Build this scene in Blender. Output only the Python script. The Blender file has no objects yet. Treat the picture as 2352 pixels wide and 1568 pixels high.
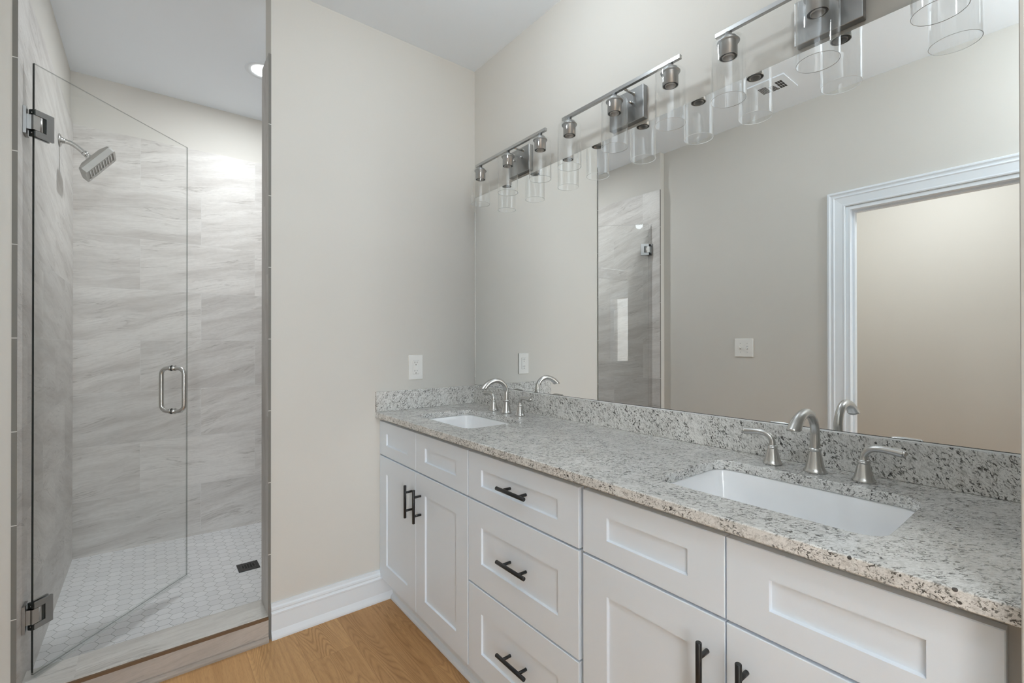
import bpy, bmesh, math, random
from mathutils import Vector, Matrix, Euler
random.seed(7)
PI = math.pi
SC = bpy.context.scene
COL = SC.collection

# ------------------------------------------------------------------ camera
cam_data = bpy.data.cameras.new('camera')
cam_data.sensor_width = 36.0
cam_data.lens = 36.0 * 1060.5 / 2352.0
cam_data.clip_start = 0.02
cam = bpy.data.objects.new('camera', cam_data)
COL.objects.link(cam)
SC.camera = cam
_yaw, _pit, _rol = 0.6655, 0.0034, -0.0009
F = Vector((math.sin(_yaw) * math.cos(_pit), math.cos(_yaw) * math.cos(_pit), math.sin(_pit)))
R0 = Vector((math.cos(_yaw), -math.sin(_yaw), 0))
U0 = R0.cross(F)
R1 = math.cos(_rol) * R0 + math.sin(_rol) * U0
U1 = R1.cross(F)
M = Matrix(((R1.x, U1.x, -F.x), (R1.y, U1.y, -F.y), (R1.z, U1.z, -F.z))).to_4x4()
M.translation = Vector((-1.4217, -2.1456, 1.2339))
cam.matrix_world = M

# ------------------------------------------------------------------ world, exposure, lights
world = bpy.data.worlds.new('world')
SC.world = world
world.use_nodes = True
world.node_tree.nodes['Background'].inputs[0].default_value = (0.80, 0.90, 1.0, 1)
world.node_tree.nodes['Background'].inputs[1].default_value = 1.0
vs = SC.view_settings
vs.view_transform = 'Standard'
vs.look = 'None'
vs.gamma = 1.0
vs.use_curve_mapping = False
vs.exposure = 0.16
cy = SC.cycles
cy.use_denoising = True
cy.denoiser = 'OPENIMAGEDENOISE'
cy.max_bounces = 20
cy.diffuse_bounces = 14
cy.glossy_bounces = 8
cy.transmission_bounces = 8
cy.transparent_max_bounces = 40
cy.sample_clamp_indirect = 6.0
cy.caustics_reflective = False
cy.caustics_refractive = False
cy.blur_glossy = 0.5

H = 2.743
BATH_LAMP = (-0.635, -1.00, 2.56)
SHOWER_LAMP = (-0.925, 0.715)
CLOSET_LAMP = (-2.38, -1.50)


def disc_lamp(name, x, y, z, r, watts, col=(1, 1, 1)):
    l = bpy.data.lights.new(name, 'AREA')
    l.shape = 'DISK'
    l.size = 2 * r
    l.energy = watts
    l.color = col
    o = bpy.data.objects.new(name, l)
    o.location = (x, y, z)
    COL.objects.link(o)
    return o


disc_lamp('shower_lamp', SHOWER_LAMP[0], SHOWER_LAMP[1], H - 0.012, 0.06, 10.5, (0.92, 0.97, 1.0))
disc_lamp('closet_lamp', CLOSET_LAMP[0], CLOSET_LAMP[1], H - 0.012, 0.06, 14.0, (0.92, 0.97, 1.0))
# bare-bulb semi-flush lamp in front of the vanity, above the top of the photo
_bl = bpy.data.lights.new('bath_lamp', 'POINT')
_bl.energy = 7.0
_bl.shadow_soft_size = 0.040
_bl.color = (0.86, 0.945, 1.0)
_bo = bpy.data.objects.new('bath_lamp', _bl)
_bo.location = BATH_LAMP
COL.objects.link(_bo)
# added fill lamp, unseen behind the camera, to even out the room light
FILL_LAMP = (-1.30, -2.50, 2.50)
_pl = bpy.data.lights.new('fill_lamp', 'POINT')
_pl.energy = 16.0
_pl.shadow_soft_size = 0.05
_pl.color = (0.86, 0.945, 1.0)
_po = bpy.data.objects.new('fill_lamp', _pl)
_po.location = FILL_LAMP
COL.objects.link(_po)
# daylight entering through the bedroom window
wl = bpy.data.lights.new('bedroom_daylight', 'AREA')
wl.shape = 'RECTANGLE'
wl.size, wl.size_y = 2.2, 1.5
wl.energy = 330.0
wl.color = (0.86, 0.945, 1.0)
wo = bpy.data.objects.new('bedroom_daylight', wl)
wo.location = (-2.0, -6.35, 1.55)
wo.rotation_euler = (PI / 2, 0, 0)
COL.objects.link(wo)


# ------------------------------------------------------------------ helpers: materials
class NT:
    """small node-tree writer"""

    def __init__(self, name):
        self.m = bpy.data.materials.new(name)
        self.m.use_nodes = True
        self.t = self.m.node_tree
        self.t.nodes.clear()
        self.out = self.t.nodes.new('ShaderNodeOutputMaterial')

    def n(self, typ, **kw):
        nd = self.t.nodes.new(typ)
        for k, v in kw.items():
            setattr(nd, k, v)
        return nd

    def link(self, a, b):
        self.t.links.new(a, b)

    def put(self, sock, v):
        if isinstance(v, bpy.types.NodeSocket):
            self.link(v, sock)
        else:
            sock.default_value = v

    def math(self, op, a, b=None, c=None, clamp=False):
        nd = self.n('ShaderNodeMath', operation=op, use_clamp=clamp)
        self.put(nd.inputs[0], a)
        if b is not None:
            self.put(nd.inputs[1], b)
        if c is not None:
            self.put(nd.inputs[2], c)
        return nd.outputs[0]

    def xyz(self, a, b, c):
        nd = self.n('ShaderNodeCombineXYZ')
        for i, v in enumerate((a, b, c)):
            self.put(nd.inputs[i], v)
        return nd.outputs[0]

    def pos(self):
        tc = self.n('ShaderNodeTexCoord')
        s = self.n('ShaderNodeSeparateXYZ')
        self.link(tc.outputs['Object'], s.inputs[0])
        return s.outputs[0], s.outputs[1], s.outputs[2]

    def noise(self, vec, scale=5.0, detail=3.0, rough=0.5, dist=0.0):
        nd = self.n('ShaderNodeTexNoise')
        self.put(nd.inputs['Vector'], vec)
        nd.inputs['Scale'].default_value = scale
        nd.inputs['Detail'].default_value = detail
        nd.inputs['Roughness'].default_value = rough
        nd.inputs['Distortion'].default_value = dist
        return nd.outputs['Fac']

    def ramp(self, fac, stops):
        nd = self.n('ShaderNodeValToRGB')
        self.put(nd.inputs[0], fac)
        el = nd.color_ramp.elements
        while len(el) > 1:
            el.remove(el[-1])
        el[0].position = stops[0][0]
        el[0].color = (*stops[0][1], 1)
        for p, c in stops[1:]:
            e = el.new(p)
            e.color = (*c, 1)
        return nd.outputs[0]

    def step(self, fac, lo, hi):
        nd = self.n('ShaderNodeMapRange')
        self.put(nd.inputs[0], fac)
        nd.inputs[1].default_value = lo
        nd.inputs[2].default_value = hi
        nd.inputs[3].default_value = 0.0
        nd.inputs[4].default_value = 1.0
        nd.clamp = True
        return nd.outputs[0]

    def mix(self, f, a, b, mode='MIX'):
        nd = self.n('ShaderNodeMix', data_type='RGBA', blend_type=mode)
        self.put(nd.inputs[0], f)
        self.put(nd.inputs[6], a if isinstance(a, bpy.types.NodeSocket) else (*a, 1))
        self.put(nd.inputs[7], b if isinstance(b, bpy.types.NodeSocket) else (*b, 1))
        return nd.outputs[2]

    def bump(self, h, strength=0.2, dist=0.001):
        nd = self.n('ShaderNodeBump')
        nd.inputs['Strength'].default_value = strength
        nd.inputs['Distance'].default_value = dist
        self.put(nd.inputs['Height'], h)
        return nd.outputs[0]

    def bsdf(self, color, rough=0.5, metal=0.0, normal=None, spec=0.5, coat=0.0, aniso=0.0):
        p = self.n('ShaderNodeBsdfPrincipled')
        self.put(p.inputs['Base Color'], color if isinstance(color, bpy.types.NodeSocket) else (*color, 1))
        self.put(p.inputs['Roughness'], rough)
        p.inputs['Metallic'].default_value = metal
        p.inputs['Specular IOR Level'].default_value = spec
        p.inputs['Coat Weight'].default_value = coat
        p.inputs['Coat Roughness'].default_value = 0.06
        if aniso:
            p.inputs['Anisotropic'].default_value = aniso
        if normal is not None:
            self.link(normal, p.inputs['Normal'])
        self.link(p.outputs[0], self.out.inputs[0])
        return self.m


def mat_paint(name, col, rough=0.6, bump=0.25, scale=260, spec=0.3):
    t = NT(name)
    x, y, z = t.pos()
    v = t.xyz(x, y, z)
    n1 = t.noise(v, scale, 3, 0.55)
    n2 = t.noise(v, 1.7, 2, 0.5)
    c = t.mix(t.step(n2, 0.3, 0.7), tuple(k * 0.985 for k in col), tuple(min(1, k * 1.012) for k in col))
    return t.bsdf(c, rough, 0, t.bump(n1, bump, 0.0006), spec)


def mat_simple(name, col, rough=0.5, metal=0.0, spec=0.5, coat=0.0):
    t = NT(name)
    x, y, z = t.pos()
    n1 = t.noise(t.xyz(x, y, z), 14, 2, 0.5)
    c = t.mix(t.step(n1, 0.3, 0.7), tuple(k * 0.97 for k in col), col)
    return t.bsdf(c, rough, metal, None, spec, coat)


def mat_nickel(name, col=(0.60, 0.585, 0.56), rough=0.27, axis='z'):
    t = NT(name)
    x, y, z = t.pos()
    k = {'z': (30, 30, 2600), 'y': (2600, 8, 2600)}[axis]
    n = t.noise(t.xyz(t.math('MULTIPLY', x, k[0]), t.math('MULTIPLY', y, k[1]), t.math('MULTIPLY', z, k[2])), 1.0, 2, 0.5)
    c = t.mix(t.step(n, 0.25, 0.75), tuple(q * 0.94 for q in col), col)
    return t.bsdf(c, rough, 1.0, None, 0.5)


def mat_glass(name, tint=(0.985, 0.992, 0.988), f0=0.04, rough=0.0):
    """pane with two real faces: each lets light straight through and mirrors by angle"""
    t = NT(name)
    g = t.n('ShaderNodeNewGeometry')
    dot = t.n('ShaderNodeVectorMath', operation='DOT_PRODUCT')
    t.link(g.outputs['Incoming'], dot.inputs[0])
    t.link(g.outputs['Normal'], dot.inputs[1])
    a = t.math('ABSOLUTE', dot.outputs['Value'])
    k = t.math('POWER', t.math('SUBTRACT', 1.0, a, clamp=True), 5.0)
    fr = t.math('ADD', t.math('MULTIPLY', k, 1.0 - f0), f0, clamp=True)
    tr = t.n('ShaderNodeBsdfTransparent')
    tr.inputs[0].default_value = (*tint, 1)
    gl = t.n('ShaderNodeBsdfGlossy')
    gl.inputs['Roughness'].default_value = rough
    gl.inputs[0].default_value = (1, 1, 1, 1)
    mx = t.n('ShaderNodeMixShader')
    t.link(fr, mx.inputs[0])
    t.link(tr.outputs[0], mx.inputs[1])
    t.link(gl.outputs[0], mx.inputs[2])
    t.link(mx.outputs[0], t.out.inputs[0])
    return t.m


def mat_emit(name, col, s):
    t = NT(name)
    e = t.n('ShaderNodeEmission')
    e.inputs[0].default_value = (*col, 1)
    e.inputs[1].default_value = s
    t.link(e.outputs[0], t.out.inputs[0])
    return t.m


def mat_tile(name, u_axis, v_axis='z', joints=True, warm=0.0, base_tilt=8.0, vo=0.0535, uo=(-1.465, -1.166), tint=(1, 1, 1)):
    """12x24 in. stone-look porcelain laid in half bond; veins run along u, tilted tile by tile"""
    t = NT(name)
    ax = dict(zip('xyz', t.pos()))
    u, v = ax[u_axis], ax[v_axis]
    PH, PW = 0.2995, 0.598
    row = t.math('FLOOR', t.math('DIVIDE', t.math('SUBTRACT', v, vo), PH))
    odd = t.math('ABSOLUTE', t.math('MODULO', row, 2.0))
    off = t.math('ADD', t.math('MULTIPLY', odd, uo[0] - uo[1]), uo[1])
    us = t.math('DIVIDE', t.math('SUBTRACT', u, off), PW)
    colm = t.math('FLOOR', us)
    fu = t.math('MULTIPLY', t.math('SUBTRACT', us, colm), PW)
    fv = t.math('MULTIPLY', t.math('SUBTRACT', t.math('DIVIDE', t.math('SUBTRACT', v, vo), PH), row), PH)
    wn = t.n('ShaderNodeTexWhiteNoise', noise_dimensions='3D')
    t.link(t.xyz(colm, row, 3.7), wn.inputs['Vector'])
    s = t.n('ShaderNodeSeparateColor')
    t.link(wn.outputs['Color'], s.inputs[0])
    r1, r2, r3 = s.outputs[0], s.outputs[1], s.outputs[2]
    ang = t.math('MULTIPLY', t.math('ADD', base_tilt, t.math('MULTIPLY', t.math('SUBTRACT', r1, 0.5), 18.0)), PI / 180)
    ca, sa = t.math('COSINE', ang), t.math('SINE', ang)
    uu = t.math('ADD', t.math('MULTIPLY', fu, ca), t.math('MULTIPLY', fv, sa))
    vv = t.math('SUBTRACT', t.math('MULTIPLY', fv, ca), t.math('MULTIPLY', fu, sa))
    ou = t.math('MULTIPLY', r2, 37.0)
    ov = t.math('MULTIPLY', r3, 53.0)
    # broad bands, fine grain, sharp veins
    wob = t.noise(t.xyz(t.math('ADD', t.math('MULTIPLY', uu, 4.0), ou), t.math('ADD', t.math('MULTIPLY', vv, 7.0), ov), 0.0), 1.0, 3, 0.5)
    v2 = t.math('ADD', vv, t.math('MULTIPLY', t.math('SUBTRACT', wob, 0.5), 0.075))
    bands = t.noise(t.xyz(t.math('ADD', t.math('MULTIPLY', uu, 1.3), ou), t.math('ADD', t.math('MULTIPLY', v2, 10.5), ov), 0.0), 1.0, 5, 0.62)
    grain = t.noise(t.xyz(t.math('ADD', t.math('MULTIPLY', uu, 9.0), ou), t.math('ADD', t.math('MULTIPLY', v2, 130.0), ov), 4.0), 1.0, 4, 0.65)
    mott = t.noise(t.xyz(t.math('ADD', t.math('MULTIPLY', uu, 45.0), ou), t.math('ADD', t.math('MULTIPLY', vv, 90.0), ov), 9.0), 1.0, 4, 0.6)
    vn = t.noise(t.xyz(t.math('ADD', t.math('MULTIPLY', uu, 1.5), ou), t.math('ADD', t.math('MULTIPLY', v2, 19.0), ov), 7.0), 1.0, 5, 0.55)
    ridge = t.math('SUBTRACT', 1.0, t.math('MULTIPLY', t.math('ABSOLUTE', t.math('SUBTRACT', vn, 0.5)), 75.0), clamp=True)
    vmask = t.step(t.noise(t.xyz(t.math('ADD', t.math('MULTIPLY', uu, 4.2), ov), t.math('ADD', t.math('MULTIPLY', vv, 9.0), ou), 2.0), 1.0, 2, 0.5), 0.46, 0.62)
    vein = t.math('MULTIPLY', ridge, vmask)
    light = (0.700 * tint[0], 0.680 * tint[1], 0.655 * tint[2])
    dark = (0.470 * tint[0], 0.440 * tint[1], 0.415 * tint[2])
    c = t.mix(t.math('MULTIPLY', t.step(bands, 0.42, 0.68), 0.78), light, dark)
    c = t.mix(t.math('MULTIPLY', t.step(grain, 0.46, 0.80), 0.42), c, tuple(k * 0.90 for k in dark))
    c = t.mix(t.math('MULTIPLY', t.step(mott, 0.45, 0.80), 0.20), c, tuple(k * 0.80 for k in dark))
    c = t.mix(t.math('MULTIPLY', vein, 0.55), c, (0.27, 0.245, 0.225))
    bright = t.math('ADD', 0.93, t.math('MULTIPLY', r3, 0.12))
    c = t.mix(1.0, c, t.xyz(bright, bright, bright), 'MULTIPLY')
    nrm = None
    if joints:
        g = 0.0009
        ju = t.math('LESS_THAN', t.math('MINIMUM', fu, t.math('SUBTRACT', PW, fu)), g)
        jv = t.math('LESS_THAN', t.math('MINIMUM', fv, t.math('SUBTRACT', PH, fv)), g)
        j = t.math('MAXIMUM', ju, jv)
        c = t.mix(j, c, (0.66, 0.65, 0.63))
        nrm = t.bump(t.math('SUBTRACT', 1.0, j), 0.4, 0.0006)
    return t.bsdf(c, 0.42, 0, nrm, 0.4)


def mat_hex():
    """elongated hexagon mosaic, white with grey grout"""
    t = NT('hex_mosaic')
    x, y, z = t.pos()
    PX, PY = 0.0475, 0.0562
    x0, y0 = -1.276, 0.347

    def cell(dx, dy):
        a = t.math('SUBTRACT', t.math('WRAP', t.math('SUBTRACT', x, x0 + dx), PX, -PX), 0.0)
        b = t.math('WRAP', t.math('SUBTRACT', y, y0 + dy), PY / 2, -PY / 2)
        ax_, ay_ = t.math('ABSOLUTE', a), t.math('ABSOLUTE', b)
        d1 = t.math('SUBTRACT', ay_, PY / 2)
        d2 = t.math('SUBTRACT', t.math('ADD', t.math('MULTIPLY', ax_, 0.873), t.math('MULTIPLY', ay_, 0.487)), 0.0317 * 0.873)
        return t.math('MAXIMUM', d1, d2), a, b
    dA, aA, bA = cell(0.0, 0.0)
    dB, aB, bB = cell(PX, PY / 2)
    d = t.math('MINIMUM', dA, dB)
    tile = t.step(t.math('MULTIPLY', d, -1.0), 0.0005, 0.0012)
    pick = t.math('LESS_THAN', dA, dB)
    # a random value per tile
    ia = t.math('ROUND', t.math('DIVIDE', t.math('SUBTRACT', x, x0), 2 * PX))
    ja = t.math('ROUND', t.math('DIVIDE', t.math('SUBTRACT', y, y0), PY))
    ib = t.math('ADD', t.math('ROUND', t.math('DIVIDE', t.math('SUBTRACT', x, x0 + PX), 2 * PX)), 0.5)
    jb = t.math('ADD', t.math('ROUND', t.math('DIVIDE', t.math('SUBTRACT', y, y0 + PY / 2), PY)), 0.5)
    ii = t.math('ADD', t.math('MULTIPLY', pick, ia), t.math('MULTIPLY', t.math('SUBTRACT', 1.0, pick), ib))
    jj = t.math('ADD', t.math('MULTIPLY', pick, ja), t.math('MULTIPLY', t.math('SUBTRACT', 1.0, pick), jb))
    wn = t.n('ShaderNodeTexWhiteNoise', noise_dimensions='3D')
    t.link(t.xyz(ii, jj, 1.0), wn.inputs['Vector'])
    cc = t.mix(wn.outputs['Value'], (0.77, 0.775, 0.785), (0.84, 0.845, 0.855))
    sm = t.noise(t.xyz(x, y, z), 40, 3, 0.6)
    cc = t.mix(t.math('MULTIPLY', t.step(sm, 0.5, 0.8), 0.15), cc, (0.58, 0.58, 0.58))
    c = t.mix(tile, (0.24, 0.24, 0.24), cc)
    return t.bsdf(c, 0.38, 0, t.bump(tile, 0.35, 0.0008), 0.4)


def mat_granite(name, d, seed=0.0, dark=1.0):
    """white-grey granite with drawn-out black and taupe flecks along direction d"""
    t = NT(name)
    x, y, z = t.pos()
    d = Vector(d).normalized()
    a = d.orthogonal().normalized()
    b = d.cross(a)

    def dotv(w):
        return t.math('ADD', t.math('ADD', t.math('MULTIPLY', x, w.x), t.math('MULTIPLY', y, w.y)), t.math('MULTIPLY', z, w.z))
    dd, da, db = dotv(d), dotv(a), dotv(b)
    dd = t.math('ADD', dd, seed)

    def st(k, s):
        return t.xyz(t.math('MULTIPLY', dd, k * s), t.math('MULTIPLY', da, k), t.math('MULTIPLY', db, k))
    cloud = t.noise(st(10, 0.7), 1.0, 4, 0.6)
    mid = t.noise(st(110, 0.62), 1.0, 5, 0.65, 0.4)
    fine = t.noise(st(380, 0.7), 1.0, 4, 0.65)
    fl1 = t.noise(st(245, 0.48), 1.0, 3, 0.6, 0.7)
    fl2 = t.noise(st(150, 0.58), 1.0, 4, 0.62, 1.0)
    mask = t.noise(st(30, 0.8), 1.0, 4, 0.65)
    c = t.mix(t.step(cloud, 0.38, 0.68), (0.83, 0.822, 0.80), (0.72, 0.71, 0.685))
    c = t.mix(t.math('MULTIPLY', t.step(mid, 0.47, 0.68), 0.55), c, (0.37, 0.357, 0.332))
    c = t.mix(t.math('MULTIPLY', t.step(fine, 0.49, 0.70), 0.48), c, (0.27, 0.258, 0.237))
    m1 = t.math('MULTIPLY', t.step(fl1, 0.545, 0.600), t.step(mask, 0.38, 0.50))
    c = t.mix(t.math('MULTIPLY', m1, 0.84 * dark), c, (0.105, 0.098, 0.086))
    m2 = t.math('MULTIPLY', t.step(fl2, 0.580, 0.620), t.step(mask, 0.43, 0.53))
    c = t.mix(t.math('MULTIPLY', m2, 0.93 * dark), c, (0.04, 0.037, 0.034))
    vo = t.n('ShaderNodeTexVoronoi', feature='F1')
    t.link(st(62, 0.9), vo.inputs['Vector'])
    vo.inputs['Scale'].default_value = 1.0
    sv = t.n('ShaderNodeSeparateColor')
    t.link(vo.outputs['Color'], sv.inputs[0])
    dot = t.math('MULTIPLY', t.math('LESS_THAN', vo.outputs['Distance'], 0.19), t.math('GREATER_THAN', sv.outputs[0], 0.93))
    c = t.mix(t.math('MULTIPLY', dot, 0.92), c, (0.04, 0.036, 0.033))
    return t.bsdf(c, 0.20, 0, None, 0.5)


def mat_oak():
    """warm oak plank floor: boards along y, 178 mm wide"""
    t = NT('oak_planks')
    x, y, z = t.pos()
    W, L = 0.1785, 1.22
    xs = t.math('DIVIDE', t.math('SUBTRACT', x, -0.9375), W)
    ci = t.math('FLOOR', xs)
    fx = t.math('MULTIPLY', t.math('SUBTRACT', xs, ci), W)
    w1 = t.n('ShaderNodeTexWhiteNoise', noise_dimensions='1D')
    t.link(ci, w1.inputs['W'])
    # the board right of x = -0.9375 has its end joint at y = -0.255
    shift = t.math('MULTIPLY', t.math('MULTIPLY', t.math('ABSOLUTE', ci), 0.37), L)
    ys = t.math('DIVIDE', t.math('SUBTRACT', t.math('SUBTRACT', y, -0.255), shift), L)
    ri = t.math('FLOOR', ys)
    fy = t.math('MULTIPLY', t.math('SUBTRACT', ys, ri), L)
    wn = t.n('ShaderNodeTexWhiteNoise', noise_dimensions='3D')
    t.link(t.xyz(ci, ri, 5.1), wn.inputs['Vector'])
    s = t.n('ShaderNodeSeparateColor')
    t.link(wn.outputs['Color'], s.inputs[0])
    r1, r2, r3 = s.outputs[0], s.outputs[1], s.outputs[2]
    gx = t.math('ADD', fx, t.math('MULTIPLY', r1, 9.0))
    gy = t.math('ADD', fy, t.math('MULTIPLY', r2, 17.0))
    warp = t.noise(t.xyz(t.math('MULTIPLY', gx, 6.0), t.math('MULTIPLY', gy, 1.6), 0), 1.0, 2, 0.5)
    # cathedral grain: contour lines of a smooth field
    f = t.noise(t.xyz(t.math('MULTIPLY', gx, 9.0), t.math('MULTIPLY', gy, 1.25), 1.0), 1.0, 1.0, 0.4, 0.25)
    rings = t.math('FRACT', t.math('ADD', t.math('MULTIPLY', f, 34.0), t.math('MULTIPLY', warp, 2.0)))
    ringl = t.math('SUBTRACT', 1.0, t.math('MULTIPLY', t.math('ABSOLUTE', t.math('SUBTRACT', rings, 0.5)), 3.2), clamp=True)
    cath = t.step(t.noise(t.xyz(t.math('MULTIPLY', gx, 9.0), t.math('MULTIPLY', gy, 1.1), 6.0), 1.0, 1, 0.5), 0.38, 0.60)
    pores = t.noise(t.xyz(t.math('MULTIPLY', gx, 620.0), t.math('MULTIPLY', gy, 26.0), 2.0), 1.0, 3, 0.6)
    streak = t.noise(t.xyz(t.math('MULTIPLY', gx, 60.0), t.math('MULTIPLY', gy, 1.8), 3.0), 1.0, 3, 0.6)
    a = t.mix(r3, (0.63, 0.375, 0.170), (0.49, 0.275, 0.120))
    c = t.mix(t.math('MULTIPLY', t.step(streak, 0.38, 0.70), 0.40), a, (0.30, 0.145, 0.052))
    c = t.mix(t.math('MULTIPLY', t.math('MULTIPLY', ringl, cath), 0.46), c, (0.215, 0.096, 0.032))
    c = t.mix(t.math('MULTIPLY', t.step(pores, 0.52, 0.72), 0.42), c, (0.24, 0.112, 0.042))
    e = t.math('MINIMUM', t.math('MINIMUM', fx, t.math('SUBTRACT', W, fx)), t.math('MINIMUM', fy, t.math('SUBTRACT', L, fy)))
    j = t.math('LESS_THAN', e, 0.0006)
    c = t.mix(t.math('MULTIPLY', j, 0.35), c, (0.16, 0.08, 0.035))
    return t.bsdf(c, 0.5, 0, t.bump(pores, 0.08, 0.0004), 0.3)


M_WALL = mat_paint('wall_paint_greige', (0.660, 0.640, 0.600), 0.62, 0.30, 230)
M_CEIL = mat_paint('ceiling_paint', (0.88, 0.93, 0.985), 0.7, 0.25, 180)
M_TRIM = mat_paint('trim_white', (0.77, 0.815, 0.86), 0.38, 0.04, 60, 0.4)
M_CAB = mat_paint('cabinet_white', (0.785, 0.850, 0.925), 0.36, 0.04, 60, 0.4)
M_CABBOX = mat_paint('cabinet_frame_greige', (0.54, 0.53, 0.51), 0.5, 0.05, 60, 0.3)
M_DARK = mat_simple('dark_gap', (0.05, 0.048, 0.045), 0.8)
M_BLACK = mat_simple('black_metal', (0.012, 0.012, 0.013), 0.34, 0.0, 0.5)
M_NICKEL = mat_nickel('brushed_nickel', (0.60, 0.59, 0.57), 0.27)
M_NICKEL_Y = mat_nickel('brushed_nickel_long', (0.53, 0.535, 0.535), 0.28, 'y')
M_NICKEL_D = mat_nickel('brushed_nickel_dark', (0.38, 0.385, 0.385), 0.34)
M_NICKEL_P = mat_nickel('nickel_polished', (0.66, 0.655, 0.64), 0.22)
M_NICKEL_S = mat_nickel('lamp_holder_nickel', (0.46, 0.465, 0.465), 0.36)
M_NICKEL_K = mat_nickel('hinge_nickel', (0.50, 0.49, 0.475), 0.42)
M_NICKEL_H = mat_nickel('shower_head_nickel', (0.43, 0.42, 0.40), 0.45)
M_PORC = mat_simple('porcelain', (0.90, 0.91, 0.925), 0.08, 0, 0.5, 0.6)
M_PLASTIC = mat_simple('white_plastic', (0.86, 0.855, 0.83), 0.35)
M_SOCKET_IN = mat_simple('socket_interior', (0.50, 0.50, 0.49), 0.5)
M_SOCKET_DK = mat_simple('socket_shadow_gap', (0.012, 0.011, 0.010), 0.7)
M_GLASS = mat_glass('shower_glass', (0.990, 0.994, 0.992), 0.035)
M_SHADE = mat_glass('shade_glass', (0.992, 0.994, 0.994), 0.032)
M_GEDGE = mat_simple('glass_edge_dark', (0.028, 0.032, 0.030), 0.25)
M_GEDGE2 = mat_glass('glass_edge_grey', (0.50, 0.52, 0.51), 0.10, 0.1)
_r = NT('glass_rim')
_tl = _r.n('ShaderNodeBsdfTranslucent')
_tl.inputs[0].default_value = (0.99, 0.99, 0.99, 1)
_gg = _r.n('ShaderNodeBsdfGlossy')
_gg.inputs['Roughness'].default_value = 0.1
_mm = _r.n('ShaderNodeMixShader')
_mm.inputs[0].default_value = 0.12
_r.link(_tl.outputs[0], _mm.inputs[1])
_r.link(_gg.outputs[0], _mm.inputs[2])
_r.link(_mm.outputs[0], _r.out.inputs[0])
M_GRIM = _r.m
M_SEAL = mat_glass('door_seal', (0.94, 0.95, 0.95), 0.06, 0.12)
M_TILE_X = mat_tile('stone_tile_back', 'x', base_tilt=10.0)
M_TILE_Y = mat_tile('stone_tile_side', 'y', base_tilt=-14.0, uo=(0.155, 0.455))
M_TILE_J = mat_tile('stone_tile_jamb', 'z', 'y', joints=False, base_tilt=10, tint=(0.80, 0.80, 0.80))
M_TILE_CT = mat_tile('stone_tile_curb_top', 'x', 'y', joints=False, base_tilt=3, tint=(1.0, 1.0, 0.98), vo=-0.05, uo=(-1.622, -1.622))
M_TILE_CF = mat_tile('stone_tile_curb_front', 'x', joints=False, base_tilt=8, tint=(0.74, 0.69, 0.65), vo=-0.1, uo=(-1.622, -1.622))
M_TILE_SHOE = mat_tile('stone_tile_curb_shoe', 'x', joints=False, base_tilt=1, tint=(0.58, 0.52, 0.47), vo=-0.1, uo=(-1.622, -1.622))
M_TILE_EDGE = mat_simple('tile_cut_edge', (0.20, 0.192, 0.175), 0.7)
M_TILE_EDGEB = mat_simple('curb_cut_edge_brown', (0.16, 0.095, 0.05), 0.7)
M_GROUT = mat_simple('grout_light', (0.66, 0.65, 0.62), 0.8)
M_HEX = mat_hex()
M_GR_TOP = mat_granite('granite_top', (0.787, -0.617, 0.05), 0.0, 1.0)
M_GR_BACK = mat_granite('granite_backsplash', (0.05, -0.56, -0.83), 3.0, 1.06)
M_GR_SIDE = mat_granite('granite_sidesplash', (0.60, 0.05, 0.80), 5.0, 1.0)
M_OAK = mat_oak()
M_LED = mat_emit('led_lens', (1.0, 0.985, 0.96), 14.0)
M_SKY = mat_emit('daylight_pane', (0.86, 0.93, 1.0), 6.0)

tm = NT('mirror_silver')
_g = tm.n('ShaderNodeBsdfGlossy')
_g.inputs[0].default_value = (0.955, 0.965, 0.96, 1)
_g.inputs['Roughness'].default_value = 0.0
tm.link(_g.outputs[0], tm.out.inputs[0])
M_MIRROR = tm.m


# ------------------------------------------------------------------ helpers: geometry
def new_bm():
    return bmesh.new()


def add_box(bm, x0, x1, y0, y1, z0, z1, mi=0, mat=None):
    vs_ = [bm.verts.new(p) for p in ((x0, y0, z0), (x1, y0, z0), (x1, y1, z0), (x0, y1, z0),
                                     (x0, y0, z1), (x1, y0, z1), (x1, y1, z1), (x0, y1, z1))]
    if mat is not None:
        for v in vs_:
            v.co = mat @ v.co
    fs = []
    for idx in ((3, 2, 1, 0), (4, 5, 6, 7), (0, 1, 5, 4), (1, 2, 6, 5), (2, 3, 7, 6), (3, 0, 4, 7)):
        f = bm.faces.new([vs_[i] for i in idx])
        f.material_index = mi
        fs.append(f)
    return fs            # order: bottom, top, y-, x+, y+, x-


def add_lathe(bm, prof, seg=32, origin=(0, 0, 0), rot=None, mi=0, closed=False, smooth=True):
    """prof: list of (r, z); spins about z"""
    o = Vector(origin)
    rings = []
    for r, z in prof:
        ring = []
        if r < 1e-6:
            p = Vector((0, 0, z))
            if rot is not None:
                p = rot @ p
            ring = [bm.verts.new(p + o)]
        else:
            for i in range(seg):
                a = 2 * PI * i / seg
                p = Vector((r * math.cos(a), r * math.sin(a), z))
                if rot is not None:
                    p = rot @ p
                ring.append(bm.verts.new(p + o))
        rings.append(ring)
    pairs = list(zip(rings[:-1], rings[1:]))
    if closed:
        pairs.append((rings[-1], rings[0]))
    out = []
    for A, B in pairs:
        if len(A) == 1 and len(B) == 1:
            continue
        for i in range(seg):
            j = (i + 1) % seg
            if len(A) == 1:
                f = bm.faces.new((A[0], B[j], B[i]))
            elif len(B) == 1:
                f = bm.faces.new((A[i], A[j], B[0]))
            else:
                f = bm.faces.new((A[i], A[j], B[j], B[i]))
            f.material_index = mi
            f.smooth = smooth
            out.append(f)
    return out


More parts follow.
